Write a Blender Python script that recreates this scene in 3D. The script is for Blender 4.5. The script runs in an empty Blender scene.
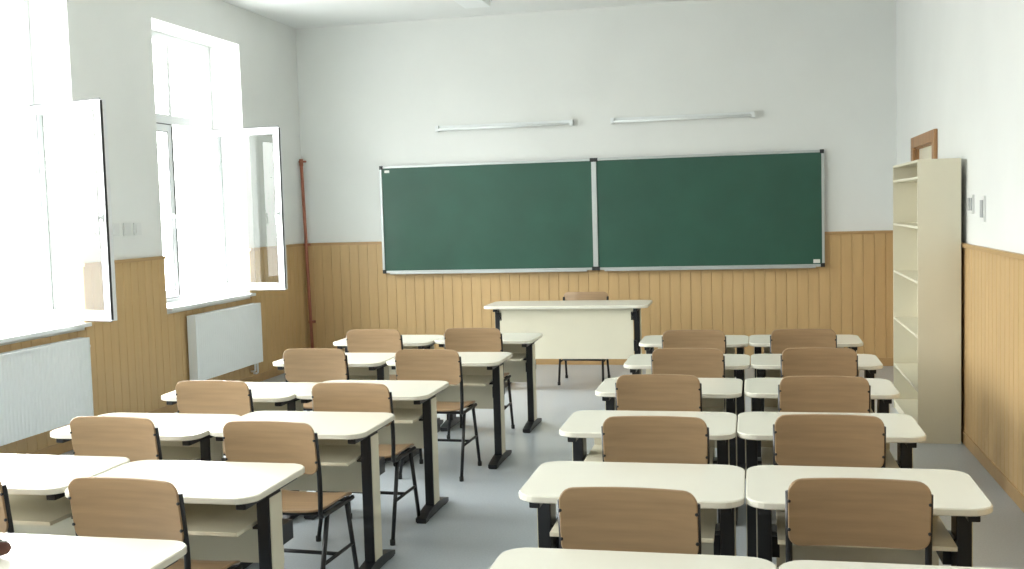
import bpy, bmesh, math, random
from mathutils import Vector, Matrix
random.seed(4)
S=bpy.context.scene
COL=S.collection
XL,XR,YB,YF,ZC,WZ=-5.276,1.493,12.153,-1.6,4.009,1.459

# ---------------- materials ----------------
def lin(c): return tuple((v/255/12.92) if v/255<=.04045 else ((v/255+.055)/1.055)**2.4 for v in c)+(1,)
def mat(name,rgb,rough=.5,metal=0,var=0,scale=5,bump=0,bscale=60,spec=.5,stretch=None,coat=0):
    m=bpy.data.materials.new(name);m.use_nodes=True
    nt=m.node_tree;b=nt.nodes['Principled BSDF'];L=nt.links
    b.inputs['Roughness'].default_value=rough;b.inputs['Metallic'].default_value=metal
    b.inputs['Specular IOR Level'].default_value=spec
    b.inputs['Coat Weight'].default_value=coat
    tc=nt.nodes.new('ShaderNodeTexCoord')
    mp=nt.nodes.new('ShaderNodeMapping');L.new(tc.outputs['Object'],mp.inputs[0])
    if stretch: mp.inputs['Scale'].default_value=stretch
    n=nt.nodes.new('ShaderNodeTexNoise');n.inputs['Scale'].default_value=scale;n.inputs['Detail'].default_value=5
    L.new(mp.outputs[0],n.inputs['Vector'])
    r=nt.nodes.new('ShaderNodeValToRGB');c=lin(rgb)
    r.color_ramp.elements[0].position=.3;r.color_ramp.elements[1].position=.7
    r.color_ramp.elements[0].color=tuple(v*(1-var) for v in c[:3])+(1,)
    r.color_ramp.elements[1].color=tuple(min(1,v*(1+var)) for v in c[:3])+(1,)
    L.new(n.outputs['Fac'],r.inputs[0]);L.new(r.outputs[0],b.inputs['Base Color'])
    if bump:
        n2=nt.nodes.new('ShaderNodeTexNoise');n2.inputs['Scale'].default_value=bscale;n2.inputs['Detail'].default_value=4
        L.new(mp.outputs[0],n2.inputs['Vector'])
        bp=nt.nodes.new('ShaderNodeBump');bp.inputs['Strength'].default_value=bump;bp.inputs['Distance'].default_value=.01
        L.new(n2.outputs['Fac'],bp.inputs['Height']);L.new(bp.outputs[0],b.inputs['Normal'])
    return m
M_wall=mat('painted_plaster',(228,230,227),.85,var=.02,scale=1.5,bump=.08,bscale=40)
M_ceil=mat('ceiling_paint',(236,238,236),.9,var=.02,scale=1)
M_wood=mat('wainscot_laminate',(194,162,114),.42,var=.05,scale=2.5,stretch=(6,6,.6))
M_trim=mat('wainscot_trim',(178,145,99),.4,var=.06,scale=8)
M_cream=mat('cream_laminate',(232,229,215),.22,var=.015,scale=3)
M_creamd=mat('cream_panel',(224,218,196),.45,var=.02,scale=3)
M_black=mat('black_metal',(28,29,33),.38,metal=.2,var=.05)
M_ply=mat('beech_plywood',(160,132,100),.3,var=.12,scale=3,stretch=(1,8,14),bump=.02)
M_plyb=mat('beech_plywood_seat',(158,129,97),.33,var=.12,scale=3,stretch=(1.2,14,8))
M_board=mat('chalkboard_enamel',(36,80,65),.42,var=.10,scale=2.2)
M_alu=mat('aluminium_frame',(190,194,194),.35,metal=.7)
M_white=mat('white_enamel',(230,234,234),.35)
M_pvc=mat('window_pvc',(224,227,228),.3)
M_plate=mat('switch_plastic',(222,224,222),.4)
M_gask=mat('rubber_gasket',(30,32,34),.6)
M_pipe=mat('painted_pipe',(156,96,74),.45,var=.1,scale=20)
M_tube=mat('lamp_diffuser',(240,244,244),.3)
M_door=mat('door_timber',(165,124,84),.45,var=.15,scale=3,stretch=(6,6,.7))
M_paper=mat('paper_label',(225,226,220),.7)
M_dgrey=mat('grey_plastic',(165,168,170),.5)
M_bag=mat('brown_leather',(96,58,46),.5,var=.2,scale=30,bump=.2)
M_floor=mat('speckled_linoleum',(176,184,191),.30,var=.08,scale=90)
def glassmat():
    m=bpy.data.materials.new('window_glass');m.use_nodes=True;nt=m.node_tree;L=nt.links
    nt.nodes.remove(nt.nodes['Principled BSDF']);o=nt.nodes['Material Output']
    t=nt.nodes.new('ShaderNodeBsdfTransparent');t.inputs[0].default_value=(.93,.96,.95,1)
    g=nt.nodes.new('ShaderNodeBsdfGlossy');g.inputs['Roughness'].default_value=.03
    fr=nt.nodes.new('ShaderNodeLayerWeight');fr.inputs[0].default_value=.5
    p=nt.nodes.new('ShaderNodeMath');p.operation='POWER';p.inputs[1].default_value=5
    q=nt.nodes.new('ShaderNodeMath');q.operation='MULTIPLY_ADD';q.inputs[1].default_value=.9;q.inputs[2].default_value=.06
    L.new(fr.outputs['Facing'],p.inputs[0]);L.new(p.outputs[0],q.inputs[0])
    mx=nt.nodes.new('ShaderNodeMixShader')
    L.new(q.outputs[0],mx.inputs[0]);L.new(t.outputs[0],mx.inputs[1]);L.new(g.outputs[0],mx.inputs[2]);L.new(mx.outputs[0],o.inputs[0])
    return m
M_glass=glassmat()

# ---------------- mesh helpers ----------------
class MB:
    def __init__(s): s.bm=bmesh.new();s.mats=[]
    def mi(s,m):
        if m not in s.mats:s.mats.append(m)
        return s.mats.index(m)
    def box(s,x0,x1,y0,y1,z0,z1,m,bev=0,mtx=None):
        t=bmesh.new();bmesh.ops.create_cube(t,size=1)
        bmesh.ops.scale(t,vec=(abs(x1-x0),abs(y1-y0),abs(z1-z0)),verts=t.verts)
        bmesh.ops.translate(t,vec=((x0+x1)/2,(y0+y1)/2,(z0+z1)/2),verts=t.verts)
        if bev: bmesh.ops.bevel(t,geom=t.edges[:],offset=bev,segments=2,profile=.7,affect='EDGES')
        s.add(t,m,mtx)
    def quad(s,pts,m):
        t=bmesh.new();t.faces.new([t.verts.new(p) for p in pts]);s.add(t,m)
    def add(s,t,m,mtx=None,smooth=False):
        if mtx is not None: bmesh.ops.transform(t,matrix=mtx,verts=t.verts)
        i=s.mi(m)
        bmesh.ops.recalc_face_normals(t,faces=t.faces)
        vm={v:s.bm.verts.new(v.co) for v in t.verts}
        for f in t.faces:
            try:
                n=s.bm.faces.new([vm[v] for v in f.verts]);n.material_index=i;n.smooth=smooth
            except ValueError: pass
        t.free()
    def tube(s,pts,r,m,seg=10,flat=1.0,fillet=0):
        pts=[Vector(p) for p in pts]
        if fillet:
            q=[pts[0]]
            for i in range(1,len(pts)-1):
                a,b,c=pts[i-1],pts[i],pts[i+1]
                d1=(a-b).normalized();d2=(c-b).normalized()
                f=min(fillet,(a-b).length*.45,(c-b).length*.45)
                p0=b+d1*f;p2=b+d2*f
                for k in range(6):
                    u=k/5;q.append(p0*(1-u)**2+b*2*u*(1-u)+p2*u*u)
            q.append(pts[-1]);pts=q
        t=bmesh.new();rings=[]
        prev=None
        for i,p in enumerate(pts):
            if i==0:d=pts[1]-p
            elif i==len(pts)-1:d=p-pts[i-1]
            else:d=(pts[i+1]-p).normalized()+(p-pts[i-1]).normalized()
            d.normalize()
            if prev is None:
                up=Vector((1,0,0)) if abs(d.x)<.9 else Vector((0,1,0))
            else: up=prev
            a=(up-d*up.dot(d)).normalized();b=d.cross(a);prev=a
            rings.append([t.verts.new(p+a*math.cos(2*math.pi*k/seg)*r*flat+b*math.sin(2*math.pi*k/seg)*r) for k in range(seg)])
        for A,B in zip(rings,rings[1:]):
            for k in range(seg): t.faces.new([A[k],A[(k+1)%seg],B[(k+1)%seg],B[k]])
        t.faces.new(rings[0]);t.faces.new(rings[-1])
        s.add(t,m,smooth=True)
    def sheet(s,w,h,rad,th,m,curve=0,fn=None,mtx=None,nx=28,ny=6,taper=0,bev=.004):
        t=bmesh.new()
        xs=[]
        k=7
        for i in range(k): xs.append(-w/2+rad*(1-math.cos(math.pi/2*i/(k-1))))
        for i in range(1,nx-1): xs.append(-w/2+rad+(w-2*rad)*i/(nx-1))
        for i in range(k): xs.append(w/2-rad*(1-math.cos(math.pi/2*(k-1-i)/(k-1))))
        def hy(x):
            d=max(0,abs(x)-(w/2-rad));return h/2-rad+math.sqrt(max(0,rad*rad-d*d))
        F=fn or (lambda x,y:curve*(2*x/w)**2)
        lay=[(-th/2,bev),(-th/2+bev,0),(th/2-bev,0),(th/2,bev)]
        g={}
        for li,(zo,ins) in enumerate(lay):
            sx=(w-2*ins)/w;sy=(h-2*ins)/h
            for i,x in enumerate(xs):
                H=max(hy(x),h/2-rad)
                for j in range(ny+1):
                    if li in(1,2) and 0<j<ny and 0<i<len(xs)-1: continue
                    y=-H+2*H*j/ny
                    X=x*sx*(1-taper*(y/h+.5));Y=y*sy
                    g[li,i,j]=t.verts.new((X,Y,zo+F(x,y)))
        n=len(xs)-1
        for li in(0,3):
            for i in range(n):
                for j in range(ny): t.faces.new([g[li,i,j],g[li,i+1,j],g[li,i+1,j+1],g[li,i,j+1]])
        rim=[(i,0) for i in range(n+1)]+[(n,j) for j in range(1,ny+1)]+[(i,ny) for i in range(n-1,-1,-1)]+[(0,j) for j in range(ny-1,0,-1)]
        for li in range(3):
            for a,b in zip(rim,rim[1:]+rim[:1]):
                t.faces.new([g[(li,)+a],g[(li,)+b],g[(li+1,)+b],g[(li+1,)+a]])
        bmesh.ops.recalc_face_normals(t,faces=t.faces)
        s.add(t,m,mtx,smooth=False)
    def mesh(s,name):
        me=bpy.data.meshes.new(name);s.bm.to_mesh(me);s.bm.free()
        for m in s.mats: me.materials.append(m)
        return me
def obj(name,me,parent=None,loc=(0,0,0),rot=(0,0,0)):
    o=bpy.data.objects.new(name,me);COL.objects.link(o);o.location=loc;o.rotation_euler=rot
    if parent:o.parent=parent
    return o
def empty(name,loc=(0,0,0),rz=0,scale=1):
    e=bpy.data.objects.new(name,None);COL.objects.link(e);e.location=loc;e.rotation_euler=(0,0,rz);e.scale=(scale,)*3;e.empty_display_size=.1
    return e
def boxobj(name,b,m,parent=None,bev=0,loc=(0,0,0),rot=(0,0,0)):
    q=MB();q.box(*b,m,bev);return obj(name,q.mesh(name),parent,loc,rot)

# ---------------- room shell ----------------
WIN=[(8.95,10.66),(6.0,7.71),(3.05,4.76),(.10,1.81)]
WZ0,WZ1=.95,3.61
XO=-5.76
boxobj('floor',(XO,XR+.2,YF-.2,YB+.2,-.1,0),M_floor)
boxobj('ceiling',(XO,XR+.2,YF-.2,YB+.2,ZC,ZC+.15),M_ceil)
boxobj('wall_back',(XO,XR+.2,YB,YB+.2,0,ZC),M_wall)
boxobj('wall_front',(XO,XR+.2,YF-.2,YF,0,ZC),M_wall)
w=MB()
edges=sorted(WIN)
prev=YF
for a,b in edges:
    w.box(XO,XL,prev,a,0,ZC,M_wall);w.box(XO,XL,a,b,0,WZ0,M_wall);w.box(XO,XL,a,b,WZ1,ZC,M_wall);prev=b
w.box(XO,XL,prev,YB,0,ZC,M_wall)
obj('wall_left',w.mesh('wall_left'))
DY0,DY1,DZ=9.62,10.78,2.28
w=MB();w.box(XR,XR+.2,YF,DY0,0,ZC,M_wall);w.box(XR,XR+.2,DY1,YB,0,ZC,M_wall);w.box(XR,XR+.2,DY0,DY1,DZ,ZC,M_wall)
w.box(XR+.16,XR+.2,DY0,DY1,0,DZ,M_wall)
obj('wall_right',w.mesh('wall_right'))

def wains(name,p0,p1,nrm,z0,z1,pitch=.115,th=.014,gw=.006):
    p0=Vector(p0+(0,));p1=Vector(p1+(0,));n=Vector(nrm+(0,));L=(p1-p0).length;d=(p1-p0)/L
    prof=[(0,0)];k=max(1,round(L/pitch));pt=L/k
    for i in range(k):
        a=i*pt
        prof+=[(a+gw*.2,th*.55),(a+gw*.8,th),(a+pt-gw*.8,th),(a+pt-gw*.2,th*.55)]
    prof.append((L,0))
    t=bmesh.new()
    lo=[t.verts.new(p0+d*u+n*v+Vector((0,0,z0))) for u,v in prof];hi=[t.verts.new(p0+d*u+n*v+Vector((0,0,z1))) for u,v in prof]
    for i in range(len(prof)-1): t.faces.new([lo[i],lo[i+1],hi[i+1],hi[i]])
    t.faces.new(hi);t.faces.new(lo)
    q=MB();q.add(t,M_wood);return q
q=wains('w',(XL,YB),(XR,YB),(0,-1),.09,WZ-.03);obj('trim_1',q.mesh('wainscot_back'))
boxobj('trim_2',(XL,XR,YB-.03,YB,WZ-.03,WZ),M_trim,bev=.004)
q=MB();t=MB()
prev=YF
for a,b in edges:
    me=wains('w',(XL,a),(XL,prev),(1,0),.09,WZ-.03).mesh('tmp');q.bm.from_mesh(me)
    t.box(XL,XL+.03,prev,a,WZ-.03,WZ,M_trim,.004)
    me=wains('w',(XL,b),(XL,a),(1,0),.09,WZ0-.03).mesh('tmp');q.bm.from_mesh(me)
    prev=b
me=wains('w',(XL,YB-.03),(XL,prev),(1,0),.09,WZ-.03).mesh('tmp');q.bm.from_mesh(me)
t.box(XL,XL+.03,prev,YB-.03,WZ-.03,WZ,M_trim,.004)
q.mats=[M_wood];obj('trim_3',q.mesh('wainscot_left'));obj('trim_4',t.mesh('wainscot_rail_left'))
q=MB();q.mats=[M_wood];t=MB()
for a,b in[(YF,DY0-.1),(DY1+.1,YB-.03)]:
    me=wains('w',(XR,a),(XR,b),(-1,0),.09,WZ-.03).mesh('tmp');q.bm.from_mesh(me)
    t.box(XR-.03,XR,a,b,WZ-.03,WZ,M_trim,.004)
obj('trim_5',q.mesh('wainscot_right'));obj('trim_6',t.mesh('wainscot_rail_right'))
boxobj('baseboard_back',(XL,XR,YB-.022,YB,0,.09),M_trim,bev=.004)
boxobj('baseboard_left',(XL,XL+.022,YF,YB-.03,0,.09),M_trim,bev=.004)
q=MB();q.box(XR-.022,XR,YF,DY0-.1,0,.09,M_trim,.004);q.box(XR-.022,XR,DY1+.1,YB-.03,0,.09,M_trim,.004);obj('baseboard_right',q.mesh('baseboard_right'))

# ---------------- windows ----------------
FX=-5.66
def sash(L,H):
    q=MB();f=.075;t=.03
    q.box(0,L,-t,t,0,f,M_pvc,.006);q.box(0,L,-t,t,H-f,H,M_pvc,.006)
    q.box(0,f,-t,t,f,H-f,M_pvc,.006);q.box(L-f,L,-t,t,f,H-f,M_pvc,.006)
    for yy in(-t-.001,t-.003):
        g=.006
        q.box(f-g,L-f+g,yy,yy+.004,f-g,f,M_gask);q.box(f-g,L-f+g,yy,yy+.004,H-f,H-f+g,M_gask)
        q.box(f-g,f,yy,yy+.004,f,H-f,M_gask);q.box(L-f,L-f+g,yy,yy+.004,f,H-f,M_gask)
    q.box(L,L+.008,-t-.004,-t+.016,.01,H-.01,M_gask)
    q.box(0,L,-t-.004,-t+.008,H,H+.006,M_gask)
    q.box(0,L,-t-.004,-t+.008,-.006,0,M_gask)
    return q.mesh('sash_frame')
def sglass(L,H):
    q=MB();q.quad([(.07,0,.07),(L-.07,0,.07),(L-.07,0,H-.07),(.07,0,H-.07)],M_glass);return q.mesh('sash_glass')
def handle():
    q=MB();q.box(-.015,.015,0,.012,-.035,.035,M_white,.004);q.box(-.011,.011,.012,.05,-.012,.012,M_white,.003);q.box(-.011,.011,.035,.052,-.12,.012,M_white,.004)
    return q.mesh('window_handle')
SH=1.70
for i,(a,b) in enumerate(WIN):
    e=empty('window_%d'%(i+1),(FX,(a+b)/2,WZ0))
    W=(b-a)/2;H=WZ1-WZ0
    q=MB();f=.06;d=.04
    q.box(-d,d,-W,W,0,f,M_pvc,.005);q.box(-d,d,-W,W,H-f,H,M_pvc,.005)
    q.box(-d,d,-W,-W+f,f,H-f,M_pvc,.005);q.box(-d,d,W-f,W,f,H-f,M_pvc,.005)
    q.box(-d,d,-W+f,W-f,1.78,1.87,M_pvc,.005)
    q.box(-d,d,-.03,.03,f,1.78,M_pvc,.005)
    q.box(-d,d,-.03,.03,1.87,H-f,M_pvc,.005)
    obj('frame',q.mesh('window_frame'),e)
    q=MB()
    for p,r_ in((-W+f,-.03),(.03,W-f)): q.quad([(0,p,1.87),(0,r_,1.87),(0,r_,H-f),(0,p,H-f)],M_glass)
    obj('transom_glass',q.mesh('transom_glass'),e)
    L=W-.05
    sm,sg,hm=sash(L,SH),sglass(L,SH),handle()
    g=obj('casement_near',sm,e,(.02,-W+.03,.07),(0,0,math.pi/2));obj('casement_near_glass',sg,g)
    obj('handle_near',hm,g,(L-.04,-.03,.8),(0,0,math.pi))
    ang={0:-5,1:-16,2:-10,3:-14}[i]
    g=obj('casement_open',sm,e,(.06,W-.05,.07),(0,0,math.radians(ang)));obj('casement_open_glass',sg,g)
    obj('handle_open',hm,g,(L-.04,-.03,.8),(0,0,math.pi))
    boxobj('window_sill',(FX+.04,XL+.07,a,b,WZ0,WZ0+.03),M_white,bev=.006)
    pl=bpy.data.lights.new('window_portal','AREA');pl.shape='RECTANGLE';pl.size=H;pl.size_y=2*W;pl.cycles.is_portal=True
    po=bpy.data.objects.new('window_skylight_portal',pl);COL.objects.link(po);po.location=(XO-.01,(a+b)/2,(WZ0+WZ1)/2);po.rotation_euler=(0,-math.pi/2,0)

# ---------------- radiators ----------------
def radiator(y0,y1,name='radiator'):
    e=empty(name,(XL,(y0+y1)/2,0));W=(y1-y0)/2
    z0,z1=.24,.86
    t=bmesh.new();prof=[];n=int(2*W/.04);p=2*W/n
    for k in range(n): prof+=[(-W+k*p,.118),(-W+k*p+.008,.114),(-W+k*p+.014,.114),(-W+k*p+.022,.118)]
    prof.append((W,.118))
    prof=[(-W,.06)]+prof+[(W,.06)]
    lo=[t.verts.new((v,u,z0)) for u,v in prof];hi=[t.verts.new((v,u,z1)) for u,v in prof]
    for i in range(len(prof)-1): t.faces.new([lo[i],lo[i+1],hi[i+1],hi[i]])
    t.faces.new(hi);t.faces.new(lo)
    q=MB();q.add(t,M_white);obj('panel',q.mesh('radiator_panel'),e)
    q=MB();q.box(.035,.125,-W-.006,-W,z0,z1+.015,M_white,.002);q.box(.035,.125,W,W+.006,z0,z1+.015,M_white,.002)
    q.box(.035,.06,-W,W,z0,z1,M_white)
    k=int(2*W/.03)
    for i in range(k): q.box(.05,.115,-W+i*.03+.006,-W+i*.03+.016,z1+.002,z1+.012,M_white)
    q.box(.115,.125,-W,W,z1,z1+.015,M_white);q.box(.035,.045,-W,W,z1,z1+.015,M_white)
    q.box(.016,.036,-W+.2,-W+.24,z0+.05,z1-.05,M_white);q.box(.016,.036,W-.24,W-.2,z0+.05,z1-.05,M_white)
    obj('grille',q.mesh('radiator_grille'),e)
    q=MB();q.tube([(.08,W-.04,z0),(.08,W-.04,.12),(.03,W-.04,.12)],.011,M_white,fillet=.04)
    q.tube([(.08,W-.10,z0),(.08,W-.10,.15),(.03,W-.10,.15)],.011,M_white,fillet=.04);q.tube([(.08,W+.006,z1-.06),(.08,W+.05,z1-.06)],.02,M_white)
    obj('pipes',q.mesh('radiator_pipes'),e)
radiator(9.26,10.64);radiator(6.0,7.58);radiator(3.2,4.7);radiator(.25,1.7)

# heating riser in corner (leans very slightly into the corner)
q=MB();X,Y=-5.235,12.06
q.tube([(X+.05,Y,0),(X,Y,2.38)],.019,M_pipe,seg=12)
q.tube([(X,Y,2.38),(X,Y,2.46)],.025,M_pipe,seg=12)
q.tube([(X-.03,Y,2.43),(X+.06,Y,2.43)],.012,M_pipe)
q.box(X-.01,X+.05,Y,YB-.032,1.43,1.455,M_pipe);q.box(X+.01,X+.07,Y,YB-.02,.5,.53,M_pipe)
obj('heating_riser_pipe',q.mesh('heating_riser_pipe'))

# ---------------- blackboard ----------------
e=empty('chalkboard',(0,YB,0))
bx0,bxm,bx1,bz0,bz1=-4.275,-1.74,.749,1.085,2.341
for k,(a,b) in enumerate([(bx0,bxm),(bxm,bx1)]):
    q=MB();q.box(a+.012,b-.012,-.05,-.034,bz0+.012,bz1-.012,M_board);obj('writing_surface_%d'%(k+1),q.mesh('board_panel'),e)
    q=MB();f=.028
    q.box(a,b,-.062,-.034,bz0,bz0+f,M_alu,.004);q.box(a,b,-.062,-.034,bz1-f,bz1,M_alu,.004)
    q.box(a,a+f,-.0615,-.034,bz0+f,bz1-f,M_alu,.004);q.box(b-f,b,-.0615,-.034,bz0+f,bz1-f,M_alu,.004)
    for cx in((a,a+.045),(b-.045,b)):
        for cz in((bz0-.004,bz0+.04),(bz1-.04,bz1+.004)): q.box(cx[0],cx[1],-.066,-.034,cz[0],cz[1],M_gask,.006)
    for cx in(a+.3,b-.3): q.box(cx-.02,cx+.02,-.034,-.001,bz1-.08,bz1-.03,M_alu)
    obj('frame_%d'%(k+1),q.mesh('board_frame'),e)
q=MB();q.box(bx0+.1,bxm-.1,-.10,-.05,bz0-.012,bz0+.004,M_alu,.003);q.box(bxm+.1,bx1-.1,-.10,-.05,bz0-.012,bz0+.004,M_alu,.003);obj('chalk_tray',q.mesh('chalk_tray'),e)
q=MB();q.box(bx1-.12,bx1-.05,-.053,-.05,bz0+.04,bz0+.08,M_paper);q.box(bx0+.06,bx0+.12,-.053,-.05,bz1-.08,bz1-.05,M_paper);obj('label',q.mesh('board_label'),e)

for a,b in[(-3.573,-1.963),(-1.538,.032)]:
    e=empty('strip_lamp',((a+b)/2,YB-.003,2.745));W=(b-a)/2
    q=MB();q.box(-W,W,-.045,0,-.02,.035,M_white,.006);q.box(-W,-W+.04,-.075,0,-.03,.035,M_white,.006);q.box(W-.04,W,-.075,0,-.03,.035,M_white,.006);obj('housing',q.mesh('lamp_housing'),e)
    q=MB();q.tube([(-W+.03,-.062,-.008),(W-.03,-.062,-.008)],.014,M_tube,seg=12);obj('tube',q.mesh('lamp_tube'),e)
for x in(-2.80,-.3):
    for y in(9.95,6.6,3.2,0.):
        e=empty('ceiling_lamp',(x,y,ZC))
        q=MB();q.box(-.15,.15,0,1.28,-.03,-.001,M_white,.006);obj('housing',q.mesh('ceiling_lamp_housing'),e)
        q=MB();q.box(-.14,.14,.02,1.26,-.09,-.03,M_tube,.02);obj('diffuser',q.mesh('ceiling_lamp_diffuser'),e)

def plate(name,x,y,z,sx,n=1,h=.085,w=.085):
    q=MB()
    q.box(0,sx*.014,-w/2,w/2,-h/2,h/2,M_plate,.003)
    for k in range(n):
        c=-w/2+w*(k+.5)/n; q.box(sx*.014,sx*.02,c-w/n*.34,c+w/n*.34,-h*.34,h*.34,M_dgrey if name=='wall_socket' else M_plate,.002)
    obj(name,q.mesh(name),None,(x,y,z))
for y in(8.20,8.38,8.54): plate('light_switch',XL,y,1.715,1,1,.11,.11)
plate('wall_socket',XR,8.08,1.74,-1,2,.13,.16);plate('wall_socket',XR,7.68,1.71,-1,1,.17,.12)

# ---------------- door ----------------
e=empty('door_1',(XR,(DY0+DY1)/2,0));W=(DY1-DY0)/2
q=MB();q.box(-.03,-.001,-W-.1,-W+.03,0,DZ+.08,M_door,.006);q.box(-.03,-.001,W-.03,W+.1,0,DZ+.08,M_door,.006);q.box(-.03,-.001,-W+.03,W-.03,DZ-.02,DZ+.08,M_door,.006)
q.box(0,.1,-W+.001,-W+.03,0,DZ-.001,M_door);q.box(0,.1,W-.03,W-.001,0,DZ-.001,M_door);q.box(0,.1,-W+.03,W-.03,DZ-.03,DZ-.001,M_door)
obj('casing',q.mesh('door_casing'),e)
q=MB();q.box(.03,.075,-W+.03,W-.03,.005,DZ-.03,M_creamd,.004)
for z0,z1 in((.2,.95),(1.1,2.1)): q.box(.02,.03,-W+.2,W-.2,z0,z1,M_creamd,.006)
obj('leaf',q.mesh('door_leaf'),e)
q=MB();q.tube([(.02,-W+.1,1.02),(-.03,-W+.1,1.02),(-.03,-W+.22,1.02)],.01,M_alu,fillet=.02);q.box(.018,.03,-W+.08,-W+.12,.92,1.1,M_alu,.003);obj('handle',q.mesh('door_handle'),e)

# ---------------- bookshelf ----------------
e=empty('bookshelf',(1.16,8.27,0));D_=.295;L_=1.42;H_=2.07;T=.018
q=MB();q.box(0,D_,0,T,0,H_,M_creamd,.001);q.box(0,D_,L_-T,L_,0,H_,M_creamd,.001);obj('side_panels',q.mesh('shelf_sides'),e)
q=MB()
for z in(.06,.37,.77,1.17,1.57,1.93,H_-T): q.box(.002,D_-.006,T,L_-T,z,z+T,M_creamd,.001)
q.box(.01,.025,T,L_-T,0,.06,M_creamd);obj('shelves',q.mesh('shelf_boards'),e)
q=MB();q.box(D_-.006,D_,T,L_-T,.05,H_,M_cream);obj('back_panel',q.mesh('shelf_back'),e)

# ---------------- student desk ----------------
DW,DD,DH=.82,.56,.75
def mk_desk():
    P={}
    q=MB();q.sheet(DW,DD,.085,.026,M_cream,mtx=Matrix.Translation((0,0,DH-.013)),nx=6,ny=4,bev=.004);P['desktop']=q.mesh('desk_top')
    q=MB();q.box(-.30,.30,-.19,.20,.575,.591,M_creamd,.002);q.box(-.30,.30,.184,.20,.591,DH-.027,M_creamd,.002)
    q.box(-.30,.30,.20,.216,.34,DH-.03,M_creamd,.002);P['shelf_tray']=q.mesh('desk_shelf')
    q=MB()
    for s in(-1,1):
        x=s*.345
        q.box(x-.026,x+.026,-.06,.06,.04,DH-.05,M_black,.008)
        q.box(x-.02,x+.02,-.24,.24,DH-.056,DH-.027,M_black,.006)
        t=bmesh.new();bmesh.ops.create_cube(t,size=1)
        for v in t.verts:
            v.co.x*=.062;v.co.y*=.48;v.co.z=(v.co.z+.5)
        bmesh.ops.subdivide_edges(t,edges=[ed for ed in t.edges if abs((ed.verts[0].co-ed.verts[1].co).y)>.1],cuts=6,use_grid_fill=True)
        for v in t.verts: v.co.z=.008+v.co.z*(.022+.035*(1-(abs(v.co.y)/.24)**1.5))
        q.add(t,M_black,Matrix.Translation((x,0,0)))
        for y in(-.2,.2): q.box(x-.028,x+.028,y-.035,y+.035,0,.012,M_gask,.003)
        q.box(min(s*.29,x),max(s*.29,x),-.04,.04,.56,.574,M_black)
        q.box(min(s*.29,x),max(s*.29,x),.05,.215,.45,.53,M_black)
    P['leg_frame']=q.mesh('desk_legs')
    q=MB()
    for s in(-1,1):
        x=s*(.345+.027);q.box(x-.003,x+.003,-.05,.05,.06,DH-.06,M_creamd,.001)
    P['leg_cover']=q.mesh('desk_leg_cover')
    return P
DESK=mk_desk()
def desk(xc,yf,rz=0):
    e=empty('school_desk',(xc,yf+DD/2,0),rz)
    for k,m in DESK.items(): obj(k,m,e)
for x,y in[(-.455,8.14),(.368,8.16),(-.443,7.03),(.382,7.05),(-.483,5.98),(.350,6.0),(-.500,4.90),(.325,4.92),(-.453,3.78),(.372,3.79),(-.355,2.64),(.467,2.63),
    (-2.965,8.20),(-2.14,8.33),(-2.97,7.07),(-2.13,7.12),(-3.04,5.69),(-2.235,5.80),(-3.04,4.65),(-2.23,4.76),(-3.07,3.66),(-2.235,3.62),(-2.99,2.58),(-2.18,2.56)]: desk(x,y,random.uniform(-.004,.004))

# ---------------- chair ----------------
def mk_chair():
    P={}
    BW,BH=.45,.24
    q=MB()
    mt=Matrix.Translation((0,.012,.76))@Matrix.Rotation(math.radians(90+8),4,'X')@Matrix.Rotation(math.pi,4,'Y')
    q.sheet(BW,BH,.045,.011,M_ply,fn=lambda x,y:-.022*(2*x/BW)**2,mtx=mt,nx=20,ny=6,bev=.003)
    P['backrest']=q.mesh('chair_back')
    q=MB()
    def fs(x,y): return .010*(2*x/.41)**2-(.03*max(0,(y-.10)/.1)**2)
    q.sheet(.41,.40,.06,.012,M_plyb,fn=fs,mtx=Matrix.Translation((0,.245,.455)),nx=16,ny=12,bev=.003)
    P['seat']=q.mesh('chair_seat')
    q=MB()
    for s in(-1,1):
        x=s*.205;xb=s*.222
        q.tube([(x,.40,.435),(x,.05,.435),(xb,.018,.50),(xb,.022,.62),(xb,-.008,.83)],.0115,M_black,fillet=.05)
        q.tube([(x,.33,.435),(x+s*.012,.41,.012)],.0115,M_black)
        q.tube([(x,.12,.435),(x+s*.012,-.03,.012)],.0115,M_black)
        q.tube([(x+s*.006,.365,.22),(x+s*.006,.045,.22)],.009,M_black)
        for y in(.41,-.03): q.tube([(x+s*.012,y,0),(x+s*.012,y,.03)],.015,M_gask)
        for z,yy in((.70,.004),(.80,-.008)): q.tube([(xb-s*.0,yy-.014,z),(xb-s*.0,yy-.008,z)],.006,M_black,seg=8)
    q.tube([(-.205,.36,.435),(.205,.36,.435)],.0105,M_black);q.tube([(-.205,.10,.435),(.205,.10,.435)],.0105,M_black)
    q.tube([(-.21,.205,.22),(.21,.205,.22)],.009,M_black)
    P['frame']=q.mesh('chair_frame')
    return P
CH=mk_chair()
def chair(x,y,rz=0,sc=1,name='school_chair'):
    e=empty(name,(x,y,0),rz,sc)
    for k,m in CH.items(): obj(k,m,e)
for x,y,r in[(-.435,7.95,0),(.34,7.99,.02),(-.42,6.93,0),(.39,6.95,-.02),(-.515,5.84,.01),(.35,5.82,0),(-.43,4.67,.02),(.305,4.76,-.02),(-.41,3.46,.0),(.326,3.66,.01),
    (-2.94,8.06,0),(-2.15,8.13,.03),(-2.95,6.90,.02),(-2.13,6.86,-.03),(-2.98,5.52,0),(-2.14,5.48,-.03),(-2.93,4.47,-.03),(-2.12,4.42,-.05),(-2.19,3.39,-.06),(-2.93,3.42,0),
    (-2.12,2.2,0),(-2.93,2.2,0),(-.36,2.25,0),(.45,2.25,0)]: chair(x,y,r)

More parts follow.
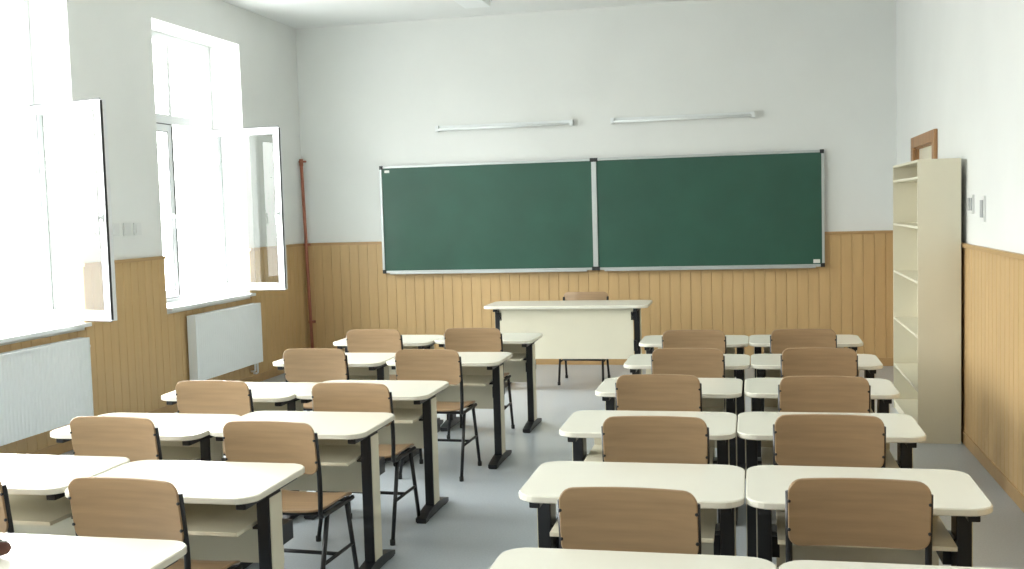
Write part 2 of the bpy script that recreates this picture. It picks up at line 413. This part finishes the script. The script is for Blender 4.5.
# pencil case on the nearest left desk
q=MB();bb=[(-.11,0),(-.10,.018),(-.07,.026),(.07,.026),(.10,.018),(.11,0)]
t=bmesh.new();rings=[]
for x_,r_ in bb:
    rr=max(r_,.004);rings.append([t.verts.new((x_,math.cos(2*math.pi*k/16)*rr*1.25,.029+math.sin(2*math.pi*k/16)*rr)) for k in range(16)])
for A,B in zip(rings,rings[1:]):
    for k in range(16): t.faces.new([A[k],A[(k+1)%16],B[(k+1)%16],B[k]])
t.faces.new(rings[0]);t.faces.new(rings[-1]);q.add(t,M_bag,smooth=True)
q.tube([(-.085,0,.055),(.085,0,.055)],.003,M_gask,seg=6);q.box(.08,.10,-.004,.004,.05,.055,M_alu)
obj('pencil_case',q.mesh('pencil_case'),None,(-2.385,2.86,DH+.0),(0,0,.25))

# ---------------- teacher desk ----------------
e=empty('teacher_desk',(-1.80,10.55,0));TH=.85
q=MB();q.sheet(1.62,.62,.09,.028,M_cream,mtx=Matrix.Translation((0,0,TH-.014)),nx=8,ny=4);obj('desktop',q.mesh('teacher_top'),e)
q=MB();q.box(-.66,.66,-.20,-.184,.32,TH-.03,M_creamd,.002);obj('modesty_panel',q.mesh('teacher_panel'),e)
q=MB()
for s in(-1,1):
    x=s*.69;q.box(x-.028,x+.028,-.16,-.03,.04,TH-.05,M_black,.008);q.box(x-.022,x+.022,-.27,.27,TH-.058,TH-.029,M_black,.006)
    q.box(x-.032,x+.032,-.27,.27,0,.05,M_black,.012);q.box(min(s*.64,x),max(s*.64,x),-.19,-.12,.4,.5,M_black);q.box(min(s*.64,x),max(s*.64,x),-.2,-.12,.7,.78,M_black)
    q.box(x+s*.028,x+s*.033,-.14,-.05,.06,TH-.06,M_creamd)
obj('leg_frame',q.mesh('teacher_legs'),e)
chair(-1.72,11.14,math.pi,1.04,'teacher_chair')

# ---------------- camera ----------------
f,yaw,pit,rol=1080.1,.221,.069,.028
fw=Vector((-math.sin(yaw)*math.cos(pit),math.cos(yaw)*math.cos(pit),-math.sin(pit)))
r=Vector((math.cos(yaw),math.sin(yaw),0));u=r.cross(fw)
r2=r*math.cos(rol)-u*math.sin(rol);u2=u*math.cos(rol)+r*math.sin(rol)
m=Matrix((r2,u2,-fw)).transposed().to_4x4();m.translation=Vector((0,0,1.79))
cd=bpy.data.cameras.new('camera');cd.sensor_width=36;cd.lens=f/1024*36;cd.clip_start=.05
c=bpy.data.objects.new('camera',cd);COL.objects.link(c);c.matrix_world=m;S.camera=c

# ---------------- light: overcast sky, dimmer toward the horizon and ground ----------------
wd=bpy.data.worlds.new('overcast_sky');S.world=wd;wd.use_nodes=True
nt=wd.node_tree;bg=nt.nodes['Background'];bg.inputs[0].default_value=(1,1,.98,1)
tc=nt.nodes.new('ShaderNodeTexCoord');sp=nt.nodes.new('ShaderNodeSeparateXYZ');nt.links.new(tc.outputs['Generated'],sp.inputs[0])
mr=nt.nodes.new('ShaderNodeMapRange');mr.interpolation_type='SMOOTHSTEP'
mr.inputs['From Min'].default_value=-.05;mr.inputs['From Max'].default_value=.40;mr.inputs['To Min'].default_value=9.5;mr.inputs['To Max'].default_value=33.0
nt.links.new(sp.outputs['Z'],mr.inputs['Value']);nt.links.new(mr.outputs['Result'],bg.inputs[1])
S.view_settings.view_transform='Standard'
